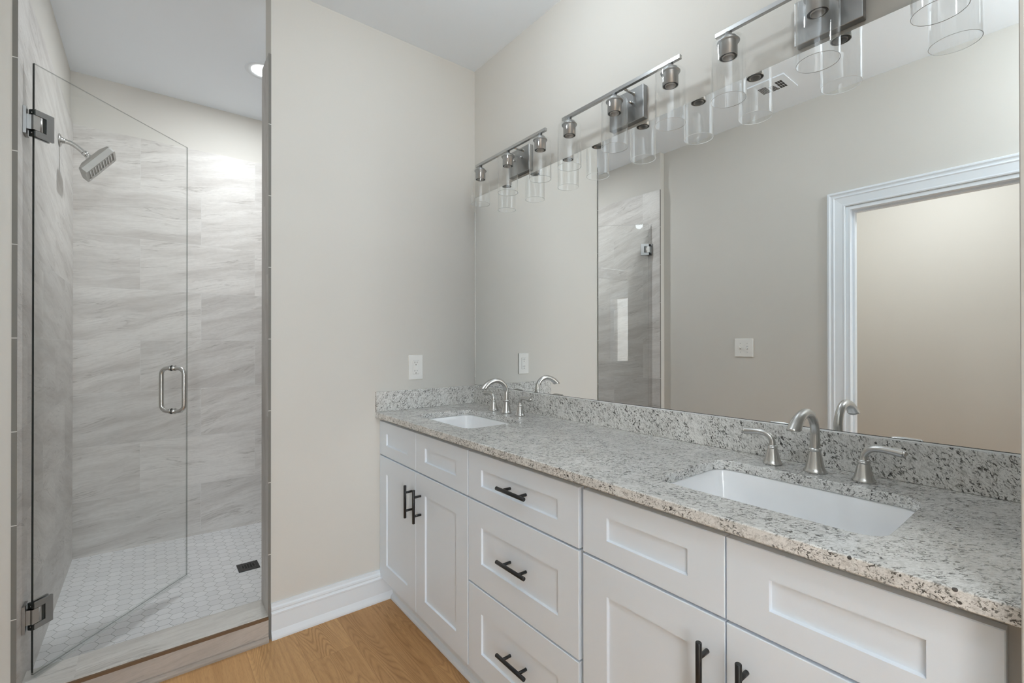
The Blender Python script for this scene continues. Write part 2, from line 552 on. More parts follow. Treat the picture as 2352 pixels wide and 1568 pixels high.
def spline(pts, n=8):
    """Catmull-Rom through pts (tuples of any length)"""
    P = [pts[0]] + list(pts) + [pts[-1]]
    out = []
    for i in range(1, len(P) - 2):
        p0, p1, p2, p3 = P[i - 1], P[i], P[i + 1], P[i + 2]
        for k in range(n):
            s = k / n
            out.append(tuple(0.5 * ((2 * b) + (-a + c) * s + (2 * a - 5 * b + 4 * c - d) * s * s + (-a + 3 * b - 3 * c + d) * s ** 3)
                             for a, b, c, d in zip(p0, p1, p2, p3)))
    out.append(tuple(P[-2]))
    return out


def add_sweep(bm, path, seg=20, mi=0, side=None, cap=True):
    """path: list of (x, y, z, a, b): half-width a along 'side', b across it"""
    pts = [Vector(p[:3]) for p in path]
    rings = []
    for i, p in enumerate(path):
        t = (pts[min(i + 1, len(pts) - 1)] - pts[max(i - 1, 0)]).normalized()
        s = Vector(side) if side is not None else t.orthogonal()
        s = (s - t * s.dot(t)).normalized()
        if side is None and rings:
            s = (prev_s - t * prev_s.dot(t)).normalized()
        prev_s = s
        w = t.cross(s)
        rings.append([bm.verts.new(pts[i] + s * (p[3] * math.cos(2 * PI * k / seg)) + w * (p[4] * math.sin(2 * PI * k / seg))) for k in range(seg)])
    for A, B in zip(rings[:-1], rings[1:]):
        for k in range(seg):
            j = (k + 1) % seg
            f = bm.faces.new((A[k], A[j], B[j], B[k]))
            f.smooth = True
            f.material_index = mi
    if cap:
        for r_ in (list(reversed(rings[0])), rings[-1]):
            f = bm.faces.new(r_)
            f.material_index = mi
    return rings


def add_tube(bm, p0, p1, r, seg=16, mi=0):
    return add_sweep(bm, [(*p0, r, r), (*p1, r, r)], seg, mi)


def add_prism(bm, poly, axis, a0, a1, mi=0):
    """poly in the two other axes (cyclic order after axis), extruded from a0 to a1"""
    idx = {'x': 0, 'y': 1, 'z': 2}[axis]

    def mk(u, v, a):
        p = [0, 0, 0]
        p[idx] = a
        p[(idx + 1) % 3] = u
        p[(idx + 2) % 3] = v
        return bm.verts.new(p)
    A = [mk(u, v, a0) for u, v in poly]
    B = [mk(u, v, a1) for u, v in poly]
    n = len(poly)
    fs = []
    for i in range(n):
        j = (i + 1) % n
        fs.append(bm.faces.new((A[i], A[j], B[j], B[i])))
    fs.append(bm.faces.new(list(reversed(A))))
    fs.append(bm.faces.new(B))
    for f in fs:
        f.material_index = mi
    return fs


def bevel(bm, w, seg=2, angle=50):
    es = [e for e in bm.edges if len(e.link_faces) == 2 and e.calc_face_angle(0) > math.radians(angle)]
    bmesh.ops.bevel(bm, geom=es, offset=w, segments=seg, affect='EDGES', profile=0.5, clamp_overlap=True)


def obj(name, bm, mats, parent=None, smooth=None, loc=None):
    bmesh.ops.recalc_face_normals(bm, faces=bm.faces)
    me = bpy.data.meshes.new(name)
    bm.to_mesh(me)
    bm.free()
    if not isinstance(mats, (list, tuple)):
        mats = [mats]
    for m in mats:
        me.materials.append(m)
    if smooth:
        for p in me.polygons:
            p.use_smooth = True
    o = bpy.data.objects.new(name, me)
    COL.objects.link(o)
    if parent is not None:
        o.parent = parent
    if loc is not None:
        o.location = loc
    return o


def tag(o, label=None, cat=None, group=None, kind=None):
    for k, v in (('label', label), ('category', cat), ('group', group), ('kind', kind)):
        if v:
            o[k] = v
    return o


def thing(name, label, cat, loc=(0, 0, 0), group=None):
    o = bpy.data.objects.new(name, None)
    o.empty_display_size = 0.05
    COL.objects.link(o)
    o.location = loc
    return tag(o, label, cat, group)


def struct(name, bm, mats, parent=None):
    o = obj(name, bm, mats, parent)
    if parent is None:
        o['kind'] = 'structure'
    return o


def copy_tree(o, parent=None):
    c = o.copy()
    COL.objects.link(c)
    if parent is not None:
        c.parent = parent
    for ch in list(KIDS.get(o.name, [])):
        copy_tree(ch, c)
    return c


KIDS = {}


def index_kids():
    KIDS.clear()
    for o in bpy.data.objects:
        if o.parent is not None:
            KIDS.setdefault(o.parent.name, []).append(o)


# ------------------------------------------------------------------ the rooms
XL = -1.817          # left wall of the bathroom
XS = -1.768          # painted left wall of the shower
XT = -1.755          # tiled face of the shower's left wall
YB = 1.353           # tiled back face of the shower
TTOP = 2.446         # top of the tiling
YF = -2.90           # wall behind the camera
YR = -2.086          # side wall at the right end of the vanity
XR = -0.12           # right wall of the shower
WT = 0.115           # wall thickness

# floor of the bathroom, closet and bedroom
bm = new_bm()
add_box(bm, -3.4, 0.15, -6.6, -0.004, -0.05, 0.0)
add_box(bm, -3.4, 0.15, -0.004, 1.5, -0.05, -0.02)
struct('floor', bm, M_OAK)

# ceiling
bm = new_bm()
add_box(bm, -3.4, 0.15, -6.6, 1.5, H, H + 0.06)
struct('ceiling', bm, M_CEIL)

# back wall with the full-height shower opening
bm = new_bm()
add_box(bm, -1.022, 0.0, 0.0, WT, 0.0, H)
add_box(bm, -1.95, XS, 0.0, WT, 0.0, H)
struct('wall_back', bm, M_WALL)

# right wall (mirror wall), from the shower to behind the camera
bm = new_bm()
add_box(bm, 0.0, 0.12, -6.6, WT, 0.0, H)
struct('wall_right', bm, M_WALL)
bm = new_bm()
add_box(bm, -0.600, 0.0, -2.92, YR, 0.0, H)
bmesh.ops.recalc_face_normals(bm, faces=bm.faces)
bevel(bm, 0.004, 2)
struct('wall_right_stub', bm, M_WALL)

# left wall with the closet doorway
D1a, D1b, DTOP = -1.225, -1.985, 2.032
bm = new_bm()
add_box(bm, XL - WT, XL, D1a, 0.0, 0.0, H)
add_box(bm, XL - WT, XL, YF - 0.1, D1b, 0.0, H)
add_box(bm, XL - WT, XL, D1b, D1a, DTOP, H)
struct('wall_left', bm, M_WALL)

# wall behind the camera with the bedroom doorway
D2a, D2b = -1.812, -1.085
bm = new_bm()
add_box(bm, XL - WT, D2a, YF - WT, YF, 0.0, H)
add_box(bm, D2b, 0.0, YF - WT, YF, 0.0, H)
add_box(bm, D2a, D2b, YF - WT, YF, DTOP, H)
struct('wall_front', bm, M_WALL)

# closet beyond the left doorway
bm = new_bm()
add_box(bm, -3.30, -3.20, -2.6, -0.3, 0.0, H)
add_box(bm, -3.25, XL - WT, -0.72, -0.60, 0.0, H)
add_box(bm, -3.25, XL - WT, -2.62, -2.50, 0.0, H)
struct('wall_closet', bm, M_WALL)

# bedroom behind the camera
M_BED = mat_paint('bedroom_wall_paint', (0.74, 0.74, 0.73), 0.6, 0.2, 200)
bm = new_bm()
add_box(bm, -3.40, -3.30, -6.5, YF - WT, 0.0, H)
add_box(bm, -3.40, 0.0, YF - WT - 0.002, YF - WT - 0.001, 2.3, H)
add_box(bm, -3.3, XL - WT, YF - 0.3, YF - 0.2, 0.0, H)
add_box(bm, -3.40, -3.15, -6.6, -6.5, 0.0, H)
add_box(bm, -0.85, 0.12, -6.6, -6.5, 0.0, H)
add_box(bm, -3.15, -0.85, -6.6, -6.5, 0.0, 0.75)
add_box(bm, -3.15, -0.85, -6.6, -6.5, 2.35, H)
struct('wall_bedroom', bm, M_BED)

bm = new_bm()
for a, b, c, d in ((-3.15, -3.09, 0.75, 2.35), (-0.91, -0.85, 0.75, 2.35), (-2.03, -1.97, 0.75, 2.35)):
    add_box(bm, a, b, -6.55, -6.47, c, d)
for c in (0.75, 1.52, 2.29):
    add_box(bm, -3.15, -0.85, -6.55, -6.47, c, c + 0.06)
win = struct('window_1', bm, M_TRIM)
bm = new_bm()
add_box(bm, -3.12, -0.88, -6.53, -6.52, 0.78, 2.32)
obj('pane', bm, M_SKY, win)

# open panel door of the bedroom doorway
d2 = new_bm()
lw, lh, lt = 0.68, 2.02, 0.035
add_box(d2, 0, lw, 0, lt, 0.01, lh)
for z0, z1 in ((0.25, 0.80), (0.95, 1.50), (1.60, 1.90)):
    for u0, u1 in ((0.10, 0.31), (0.37, 0.58)):
        add_box(d2, u0, u1, -0.004, 0.0, z0, z1)
        add_box(d2, u0 + 0.03, u1 - 0.03, -0.010, -0.004, z0 + 0.03, z1 - 0.03)
door2 = struct('door_2', d2, M_TRIM)
door2.location = (D2b - 0.01, YF - WT, 0)
door2.rotation_euler = (0, 0, math.radians(-140))
bm = new_bm()
add_lathe(bm, [(0, 0), (0.018, 0.0), (0.012, 0.03), (0.028, 0.045), (0.026, 0.065), (0, 0.07)], 20, (0.62, -0.01, 0.95), Matrix.Rotation(PI / 2, 3, 'X'))
obj('door_knob', bm, M_NICKEL, door2)


# shower walls
bm = new_bm()
add_box(bm, -1.95, XR + 0.1, YB + 0.012, YB + 0.12, 0.0, H)          # back
add_box(bm, XR + 0.012, XR + 0.1, WT, YB + 0.05, 0.0, H)             # right
add_box(bm, -1.95, XS, WT, YB + 0.05, 0.0, H)                        # left
struct('wall_shower', bm, M_WALL)

# tiling of the shower: back, left, right walls and the inside of the front wall
bm = new_bm()
add_box(bm, XT, XR, YB, YB + 0.012, -0.02, TTOP)
struct('wall_shower_back_tile', bm, M_TILE_X)
bm = new_bm()
fs = add_box(bm, XS, XT, -0.004, YB, -0.02, TTOP)
fs[2].material_index = 1
fs[1].material_index = 1
# light grout joints crossing the cut edge
for k in range(0, 9):
    zz = 0.0535 + 0.2995 * k + 0.2995
    if 0 < zz < 2.4:
        add_box(bm, XS, XT, -0.0048, -0.0038, zz - 0.0014, zz + 0.0014, 2)
struct('wall_shower_left_tile', bm, [M_TILE_Y, M_TILE_EDGE, M_GROUT])
bm = new_bm()
add_box(bm, XR, XR + 0.012, WT, YB, -0.02, TTOP)
struct('wall_shower_right_tile', bm, M_TILE_Y)
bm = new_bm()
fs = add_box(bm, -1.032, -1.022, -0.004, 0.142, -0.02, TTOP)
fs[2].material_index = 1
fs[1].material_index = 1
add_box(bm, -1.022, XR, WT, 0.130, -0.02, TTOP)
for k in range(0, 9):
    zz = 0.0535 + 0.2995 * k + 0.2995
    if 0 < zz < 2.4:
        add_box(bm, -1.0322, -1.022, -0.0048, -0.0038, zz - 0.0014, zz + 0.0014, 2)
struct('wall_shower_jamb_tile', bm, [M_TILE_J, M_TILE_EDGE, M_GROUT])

# curb under the shower door
bm = new_bm()
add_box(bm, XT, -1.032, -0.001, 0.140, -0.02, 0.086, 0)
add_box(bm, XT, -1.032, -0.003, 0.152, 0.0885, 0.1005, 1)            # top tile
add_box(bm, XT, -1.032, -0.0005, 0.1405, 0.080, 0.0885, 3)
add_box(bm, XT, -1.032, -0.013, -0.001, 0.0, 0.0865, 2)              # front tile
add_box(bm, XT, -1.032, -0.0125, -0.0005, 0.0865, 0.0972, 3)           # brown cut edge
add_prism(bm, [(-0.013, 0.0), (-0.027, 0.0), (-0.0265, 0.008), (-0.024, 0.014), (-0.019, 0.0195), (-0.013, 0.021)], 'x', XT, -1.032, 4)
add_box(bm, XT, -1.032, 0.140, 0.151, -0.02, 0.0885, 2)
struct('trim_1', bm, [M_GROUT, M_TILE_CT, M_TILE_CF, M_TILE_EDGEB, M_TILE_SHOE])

# shower floor falling to the drain
bm = new_bm()
dx, dy, dh = -0.996, 0.733, 0.054
cor = [(XT, 0.142, 0.046), (XR, 0.130, 0.030), (XR, YB, 0.012), (XT, YB, 0.044)]
ins = [(dx - dh, dy - dh, 0.014), (dx + dh, dy - dh, 0.014), (dx + dh, dy + dh, 0.014), (dx - dh, dy + dh, 0.014)]
cv = [bm.verts.new(p) for p in cor]
iv = [bm.verts.new(p) for p in ins]
for i in range(4):
    j = (i + 1) % 4
    bm.faces.new((cv[i], cv[j], iv[j], iv[i]))
bm.faces.new(iv)
ob = [bm.verts.new((p[0], p[1], -0.03)) for p in cor]
for i in range(4):
    j = (i + 1) % 4
    bm.faces.new((cv[j], cv[i], ob[i], ob[j]))
bm.faces.new(list(reversed(ob)))
struct('floor_shower', bm, M_HEX)

# baseboards
PB = [(0.0, 0.0), (-0.024, 0.0), (-0.0245, 0.007), (-0.0225, 0.014), (-0.0155, 0.030), (-0.0135, 0.034), (-0.013, 0.098),
      (-0.0152, 0.100), (-0.0156, 0.107), (-0.012, 0.110), (-0.0105, 0.115), (-0.0125, 0.120), (-0.0115, 0.128), (-0.0075, 0.1335), (-0.0065, 0.147), (0.0, 0.147)]
bm = new_bm()
add_prism(bm, PB, 'x', -1.0215, -0.4900)
struct('baseboard_back', bm, M_TRIM)
bm = new_bm()
PL = [(z, XL - y) for y, z in PB]
add_prism(bm, [(z, x) for z, x in PL], 'y', D1a + 0.09, -0.001)
add_prism(bm, [(z, x) for z, x in PL], 'y', YF, D1b - 0.09)
struct('baseboard_left', bm, M_TRIM)

# doorway casing and jamb on the left wall
CAS = [(0.0, 0.0), (0.0, 0.010), (0.006, 0.0125), (0.012, 0.011), (0.030, 0.0125), (0.050, 0.0145), (0.056, 0.0185), (0.064, 0.0155),
       (0.070, 0.0165), (0.078, 0.0215), (0.086, 0.021), (0.090, 0.015), (0.090, 0.0)]   # (distance from opening, projection)
bm = new_bm()
ya, yb, zt = D1a + 0.004, D1b - 0.004, DTOP + 0.004
rings = []
for (sy, sz) in (('a', 0), ('a', 1), ('b', 1), ('b', 0)):
    ring = []
    for d_, p_ in CAS:
        yy = ya + d_ if sy == 'a' else yb - d_
        zz = 0.0 if sz == 0 else zt + d_
        ring.append(bm.verts.new((XL + p_, yy, zz)))
    rings.append(ring)
for A, B in zip(rings[:-1], rings[1:]):
    for i in range(len(CAS) - 1):
        bm.faces.new((A[i], A[i + 1], B[i + 1], B[i]))
bm.faces.new(rings[0])
bm.faces.new(rings[-1])
struct('trim_2', bm, M_TRIM)
bm = new_bm()
add_box(bm, XL - WT, XL + 0.001, D1a - 0.018, D1a + 0.002, 0.0, DTOP + 0.002)
add_box(bm, XL - WT, XL + 0.001, D1b - 0.002, D1b + 0.018, 0.0, DTOP + 0.002)
add_box(bm, XL - WT, XL + 0.001, D1b + 0.018, D1a - 0.018, DTOP - 0.018, DTOP + 0.002)
add_box(bm, XL - 0.075, XL - 0.040, D1a - 0.030, D1a - 0.018, 0.0, DTOP - 0.018)     # stops
add_box(bm, XL - 0.075, XL - 0.040, D1b + 0.018, D1b + 0.030, 0.0, DTOP - 0.018)
add_box(bm, XL - 0.075, XL - 0.040, D1b + 0.030, D1a - 0.030, DTOP - 0.030, DTOP - 0.018)
struct('trim_3', bm, M_TRIM)

# doorway trim of the bedroom door
bm = new_bm()
add_box(bm, D2b - 0.018, D2b + 0.085, YF, YF + 0.016, 0.0, DTOP + 0.085)
add_box(bm, D2a, D2b + 0.085, YF, YF + 0.0165, DTOP - 0.005, DTOP + 0.085)
add_box(bm, D2a, D2a + 0.006, YF - WT, YF, 0, DTOP)
add_box(bm, D2b - 0.018, D2b, YF - WT, YF, 0, DTOP)
add_box(bm, D2a, D2b, YF - WT, YF, DTOP - 0.018, DTOP)
struct('trim_4', bm, M_TRIM)


# ------------------------------------------------------------------ recessed lights and vent
def recessed(name_label, x, y, r=0.075, lens=0.052):
    t = thing('recessed_light', name_label, 'ceiling light', (x, y, H), 'recessed ceiling lights')
    bm_ = new_bm()
    add_lathe(bm_, [(r, 0.0), (r, -0.003), (r - 0.004, -0.006), (lens + 0.004, -0.004), (lens, 0.0)], 40)
    obj('trim_ring', bm_, M_TRIM, t)
    bm_ = new_bm()
    add_lathe(bm_, [(0.0, -0.0025), (lens * 0.7, -0.0022), (lens + 0.002, -0.001)], 40)
    obj('lens', bm_, M_LED, t)
    return t


recessed('lit round recessed ceiling light above the shower', SHOWER_LAMP[0], SHOWER_LAMP[1], 0.092, 0.060)
sf = thing('semi_flush_light', 'small ceiling lamp on a short nickel stem in front of the vanity', 'ceiling light', (BATH_LAMP[0], BATH_LAMP[1], H))
bm = new_bm()
add_lathe(bm, [(0, -0.0005), (0.055, -0.0005), (0.055, -0.012), (0.0, -0.018)], 28)
obj('canopy', bm, M_NICKEL, sf)
bm = new_bm()
add_tube(bm, (0, 0, -0.016), (0, 0, -0.10), 0.005, 14)
add_lathe(bm, [(0, -0.098), (0.018, -0.100), (0.019, -0.130), (0, -0.131)], 20)
obj('stem', bm, M_NICKEL, sf)
recessed('lit round recessed ceiling light in the closet past the doorway', *CLOSET_LAMP)
pn = thing('fill_lamp_fixture', 'added fill lamp on a nickel rod behind the camera near the bedroom doorway', 'pendant light', (FILL_LAMP[0], FILL_LAMP[1], H))  # canopy and rod made up to carry the added fill lamp
bm = new_bm()
add_lathe(bm, [(0, -0.0005), (0.06, -0.0005), (0.06, -0.015), (0.0, -0.022)], 28)
obj('canopy', bm, M_NICKEL, pn)
bm = new_bm()
add_tube(bm, (0, 0, -0.02), (0, 0, FILL_LAMP[2] - H + 0.12), 0.006, 14)
add_lathe(bm, [(0, FILL_LAMP[2] - H + 0.15), (0.03, FILL_LAMP[2] - H + 0.14), (0.034, FILL_LAMP[2] - H + 0.105), (0, FILL_LAMP[2] - H + 0.105)], 24)
obj('rod', bm, M_NICKEL, pn)

# supply register on the ceiling, seen in the mirror
vt = thing('ceiling_vent', 'white square ceiling air vent with dark louvre slots, seen in the mirror', 'air vent', (-1.476, -0.957, H))
bm = new_bm()
vh = 0.100
add_box(bm, -vh, vh, -vh, vh, -0.006, 0.0)
bevel(bm, 0.003, 2)
obj('face_plate', bm, M_CEIL, vt)


def slots(rects, name='louvre_bank'):
    b_ = new_bm()
    for x0, x1, y0, y1 in rects:
        add_box(b_, x0, x1, y0, y1, -0.0072, -0.0055)
    obj(name, b_, M_DARK, vt)


g = []
for i in range(3):
    for j in range(3):
        g.append((0.030 - i * 0.032 - 0.026 + 0.016, 0.030 - i * 0.032 + 0.016, -0.066 + j * 0.0125, -0.066 + j * 0.0125 + 0.010))
slots(g)
slots([(-0.045 + k * 0.012, -0.045 + k * 0.012 + 0.007, -0.012 - 0.0025 * (5 - k) + 0.0, 0.012) for k in range(6)])
slots([(-0.040 + k * 0.012, -0.040 + k * 0.012 + 0.0065, 0.022, 0.066) for k in range(7)])

# ------------------------------------------------------------------ vanity cabinets
XD = -0.550          # front face of doors and drawers
DT = 0.019
XFR = XD + DT + 0.001      # cabinet frame front


def shaker(name, y0, y1, z0, z1, parent, fr=0.078, rec=0.0068, rail=None):
    """five-piece shaker front facing -x; y0 > y1"""
    rail = rail or fr
    b = new_bm()
    ya_, yb_ = y1, y0
    o_ = [(ya_, z0), (yb_, z0), (yb_, z1), (ya_, z1)]
    i_ = [(ya_ + fr, z0 + rail), (yb_ - fr, z0 + rail), (yb_ - fr, z1 - rail), (ya_ + fr, z1 - rail)]
    s = 0.0022
    p_ = [(ya_ + fr + s, z0 + rail + s), (yb_ - fr - s, z0 + rail + s), (yb_ - fr - s, z1 - rail - s), (ya_ + fr + s, z1 - rail - s)]
    e = 0.0014
    oe = [(ya_ + e, z0 + e), (yb_ - e, z0 + e), (yb_ - e, z1 - e), (ya_ + e, z1 - e)]
    vb = [b.verts.new((XD + DT, y, z)) for y, z in o_]
    vo_ = [b.verts.new((XD + e, y, z)) for y, z in o_]
    ve = [b.verts.new((XD, y, z)) for y, z in oe]
    vi = [b.verts.new((XD, y, z)) for y, z in i_]
    vp = [b.verts.new((XD + rec, y, z)) for y, z in p_]
    for A, B in ((vb, vo_), (vo_, ve), (ve, vi), (vi, vp)):
        for k in range(4):
            j = (k + 1) % 4
            b.faces.new((A[k], A[j], B[j], B[k]))
    b.faces.new(vp)
    b.faces.new(list(reversed(vb)))
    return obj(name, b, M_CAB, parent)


def bar_pull(parent, yc, zc, vertical=True, xs=XD, half=0.068, post=0.038):
    """black T-bar pull with two posts"""
    b = new_bm()
    xb = xs - 0.032
    r = 0.006
    if vertical:
        add_sweep(b, [(xb, yc, zc - half, r * .85, r * .85), (xb, yc, zc - half + 0.001, r, r), (xb, yc, zc + half - 0.001, r, r), (xb, yc, zc + half, r * .85, r * .85)], 18)
        for s in (-1, 1):
            add_tube(b, (xs + 0.0005, yc, zc + s * post), (xb, yc, zc + s * post), 0.0048, 14)
    else:
        add_sweep(b, [(xb, yc - half, zc, r * .85, r * .85), (xb, yc - half + 0.001, zc, r, r), (xb, yc + half - 0.001, zc, r, r), (xb, yc + half, zc, r * .85, r * .85)], 18)
        for s in (-1, 1):
            add_tube(b, (xs + 0.0005, yc + s * post, zc), (xb, yc + s * post, zc), 0.0048, 14)
    o = obj('handle', b, M_BLACK, parent)
    o['label'] = 'black bar handle'
    return o


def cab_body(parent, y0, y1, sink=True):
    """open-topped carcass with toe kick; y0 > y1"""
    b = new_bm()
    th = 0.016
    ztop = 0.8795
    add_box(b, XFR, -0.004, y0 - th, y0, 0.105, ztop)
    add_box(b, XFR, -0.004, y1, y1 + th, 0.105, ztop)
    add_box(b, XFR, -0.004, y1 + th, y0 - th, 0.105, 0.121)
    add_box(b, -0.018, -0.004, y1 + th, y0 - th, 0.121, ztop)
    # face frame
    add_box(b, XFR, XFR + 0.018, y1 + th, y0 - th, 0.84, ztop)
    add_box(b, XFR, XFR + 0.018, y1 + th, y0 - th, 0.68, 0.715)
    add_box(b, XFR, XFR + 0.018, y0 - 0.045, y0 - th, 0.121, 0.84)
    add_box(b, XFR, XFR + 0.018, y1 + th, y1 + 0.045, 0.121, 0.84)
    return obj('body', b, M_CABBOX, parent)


def toe_kick(parent, y0, y1):
    b = new_bm()
    add_box(b, -0.490, -0.474, y1, y0, 0.001, 0.105)
    add_prism(b, [(0.001, -0.490), (0.001, -0.505), (0.009, -0.504), (0.016, -0.500), (0.022, -0.490)], 'y', y1, y0)
    return obj('toe_kick', b, M_TRIM, parent)


ZD0, ZD1, ZF0, ZF1 = 0.115, 0.697, 0.703, 0.861
c1 = thing('vanity_cabinet', 'white shaker sink cabinet against the back wall, two doors with black handles', 'cabinet', (0, 0, 0))
cab_body(c1, -0.001, -0.786)
toe_kick(c1, -0.001, -0.786)
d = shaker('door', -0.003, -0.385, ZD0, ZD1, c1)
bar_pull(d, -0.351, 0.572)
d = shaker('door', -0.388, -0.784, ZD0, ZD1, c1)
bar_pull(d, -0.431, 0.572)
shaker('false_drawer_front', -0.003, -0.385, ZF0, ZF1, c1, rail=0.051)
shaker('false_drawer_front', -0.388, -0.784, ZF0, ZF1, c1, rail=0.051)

c2 = thing('drawer_cabinet', 'white shaker three-drawer cabinet in the middle of the vanity with horizontal black handles', 'cabinet', (0, 0, 0))
cab_body(c2, -0.787, -1.3205)
toe_kick(c2, -0.787, -1.3205)
for (z0, z1, hz, rl) in ((ZF0, ZF1, 0.784, 0.051), (0.415, 0.697, 0.556, 0.080), (0.115, 0.409, 0.268, 0.080)):
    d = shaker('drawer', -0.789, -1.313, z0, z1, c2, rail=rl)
    bar_pull(d, -1.0545, hz, False, XD + 0.0068)

c3 = thing('vanity_cabinet', 'white shaker sink cabinet at the right end of the vanity beside the side wall', 'cabinet', (0, 0, 0))
cab_body(c3, -1.3215, -2.084)
toe_kick(c3, -1.3215, -2.084)
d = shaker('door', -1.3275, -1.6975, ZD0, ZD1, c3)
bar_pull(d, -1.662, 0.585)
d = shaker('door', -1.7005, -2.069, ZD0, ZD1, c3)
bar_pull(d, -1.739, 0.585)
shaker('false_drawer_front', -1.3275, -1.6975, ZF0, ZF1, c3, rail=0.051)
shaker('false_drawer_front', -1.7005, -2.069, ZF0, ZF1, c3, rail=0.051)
bm = new_bm()
add_box(bm, XFR - 0.0015, XFR + 0.015, -2.0855, -2.0775, 0.105, 0.8795)
obj('filler_strip', bm, M_CABBOX, c3)

# ------------------------------------------------------------------ countertop with two cut-outs
ZC0, ZC1 = 0.8800, 0.9055
XC = -0.5735
SINKS = [(-0.205, -0.652, -0.466, -0.172), (-1.476, -1.922, -0.461, -0.150)]     # y0, y1, x0, x1


def rrect(x0, x1, y0, y1, r, seg=6):
    pts = []
    for cx, cy_, a0 in ((x1 - r, y1 - r, 0), (x0 + r, y1 - r, 90), (x0 + r, y0 + r, 180), (x1 - r, y0 + r, 270)):
        for k in range(seg + 1):
            a = math.radians(a0 + 90 * k / seg)
            pts.append((cx + r * math.cos(a), cy_ + r * math.sin(a)))
    return pts


def slab_with_holes():
    b = new_bm()
    outer = [(-0.0005, -0.0005), (XC, -0.0005), (XC, YR + 0.0005), (-0.0005, YR + 0.0005)]
    loops = [outer] + [rrect(q[2], q[3], q[1], q[0], 0.045) for q in SINKS]
    sets = []
    for z in (ZC1, ZC0):
        es, vl = [], []
        for lp in loops:
            vv = [b.verts.new((p[0], p[1], z)) for p in lp]
            vl.append(vv)
            es += [b.edges.new((vv[i], vv[(i + 1) % len(vv)])) for i in range(len(vv))]
        bmesh.ops.triangle_fill(b, use_beauty=True, use_dissolve=False, edges=es)
        sets.append(vl)
    for A, B in zip(*sets):
        for i in range(len(A)):
            j = (i + 1) % len(A)
            b.faces.new((A[i], A[j], B[j], B[i]))
    return b


ct = obj('countertop', slab_with_holes(), M_GR_TOP)
tag(ct, 'speckled grey and white granite countertop over the vanity cabinets', 'countertop')
_bv = ct.modifiers.new('bevel', 'BEVEL')
_bv.width = 0.0022
_bv.segments = 2
_bv.limit_method = 'ANGLE'
_bv.angle_limit = math.radians(60)
bm = new_bm()
add_box(bm, -0.020, -0.0005, YR + 0.0006, -0.0205, ZC1 + 0.0002, 1.0005)
bmesh.ops.recalc_face_normals(bm, faces=bm.faces)
bevel(bm, 0.0015, 2)
obj('backsplash', bm, M_GR_BACK, ct)
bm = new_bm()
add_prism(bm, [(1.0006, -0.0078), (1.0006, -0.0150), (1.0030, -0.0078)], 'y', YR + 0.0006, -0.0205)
obj('lit_edge_strip', bm, M_PLASTIC, ct)  # white strip painted in for the light on the backsplash's top edge
bm = new_bm()
add_box(bm, XC + 0.0015, -0.0005, -0.020, -0.0005, ZC1 + 0.0002, 1.0005)
bmesh.ops.recalc_face_normals(bm, faces=bm.faces)
bevel(bm, 0.0015, 2)
obj('side_splash', bm, M_GR_SIDE, ct)


# ------------------------------------------------------------------ undermount sinks
def make_sink(s, label):
    y0, y1, x0, x1 = s
    cx, cyy = (x0 + x1) / 2, (y0 + y1) / 2
    t = thing('undermount_sink', label, 'sink', (cx, cyy, ZC0 - 0.0005), 'undermount sinks')
    hx, hy = (x1 - x0) / 2, (y0 - y1) / 2
    b = new_bm()
    prof = [(0.022, 0.0, 0.066), (0.0035, 0.0, 0.045), (0.001, -0.004, 0.042), (-0.002, -0.015, 0.036), (-0.016, -0.075, 0.024), (-0.028, -0.110, 0.022), (-0.040, -0.126, 0.024),
            (-0.075, -0.136, 0.04)]
    rings_ = []
    for grow, z, r in prof:
        pts = rrect(-hx - grow, hx + grow, -hy - grow * 1.0, hy + grow * 1.0, r, 8)
        rings_.append([b.verts.new((p[0], p[1], z)) for p in pts])
    fin = [b.verts.new((0.022 * math.cos(2 * PI * k / len(rings_[0])), 0.022 * math.sin(2 * PI * k / len(rings_[0])), -0.141)) for k in range(len(rings_[0]))]
    # align start angle of the ring with the rounded rectangle ordering
    m = len(fin)
    fin2 = []
    for v in rings_[-1]:
        a = math.atan2(v.co.y / hy, v.co.x / hx)
        fin2.append(b.verts.new((0.022 * math.cos(a), 0.022 * math.sin(a), -0.141)))
    for v in fin:
        b.verts.remove(v)
    rings_.append(fin2)
    for A, B in zip(rings_[:-1], rings_[1:]):
        for k in range(m):
            j = (k + 1) % m
            f = b.faces.new((A[k], A[j], B[j], B[k]))
            f.smooth = True
    # outside shell
    prof2 = [(0.022, 0.0, 0.066), (0.022, -0.010, 0.066), (0.010, -0.020, 0.055), (-0.004, -0.080, 0.05), (-0.020, -0.130, 0.05), (-0.06, -0.150, 0.05)]
    rr = []
    for grow, z, r in prof2:
        pts = rrect(-hx - grow, hx + grow, -hy - grow, hy + grow, r, 8)
        rr.append([b.verts.new((p[0], p[1], z)) for p in pts])
    for A, B in zip(rr[:-1], rr[1:]):
        for k in range(m):
            j = (k + 1) % m
            f = b.faces.new((A[j], A[k], B[k], B[j]))
            f.smooth = True
    b.faces.new(rr[-1])
    bmesh.ops.remove_doubles(b, verts=b.verts, dist=0.00001)
    obj('basin', b, M_PORC, t)
    b = new_bm()
    add_lathe(b, [(0.0235, -0.1405), (0.0225, -0.1375), (0.019, -0.1370), (0.017, -0.1400), (0.0165, -0.1385), (0.010, -0.1350), (0.0, -0.1345)], 28)
    obj('drain', b, M_NICKEL, t)
    return t


make_sink(SINKS[0], 'white undermount basin in the countertop nearest the back wall')
make_sink(SINKS[1], 'white undermount basin nearest the right edge of the photo')


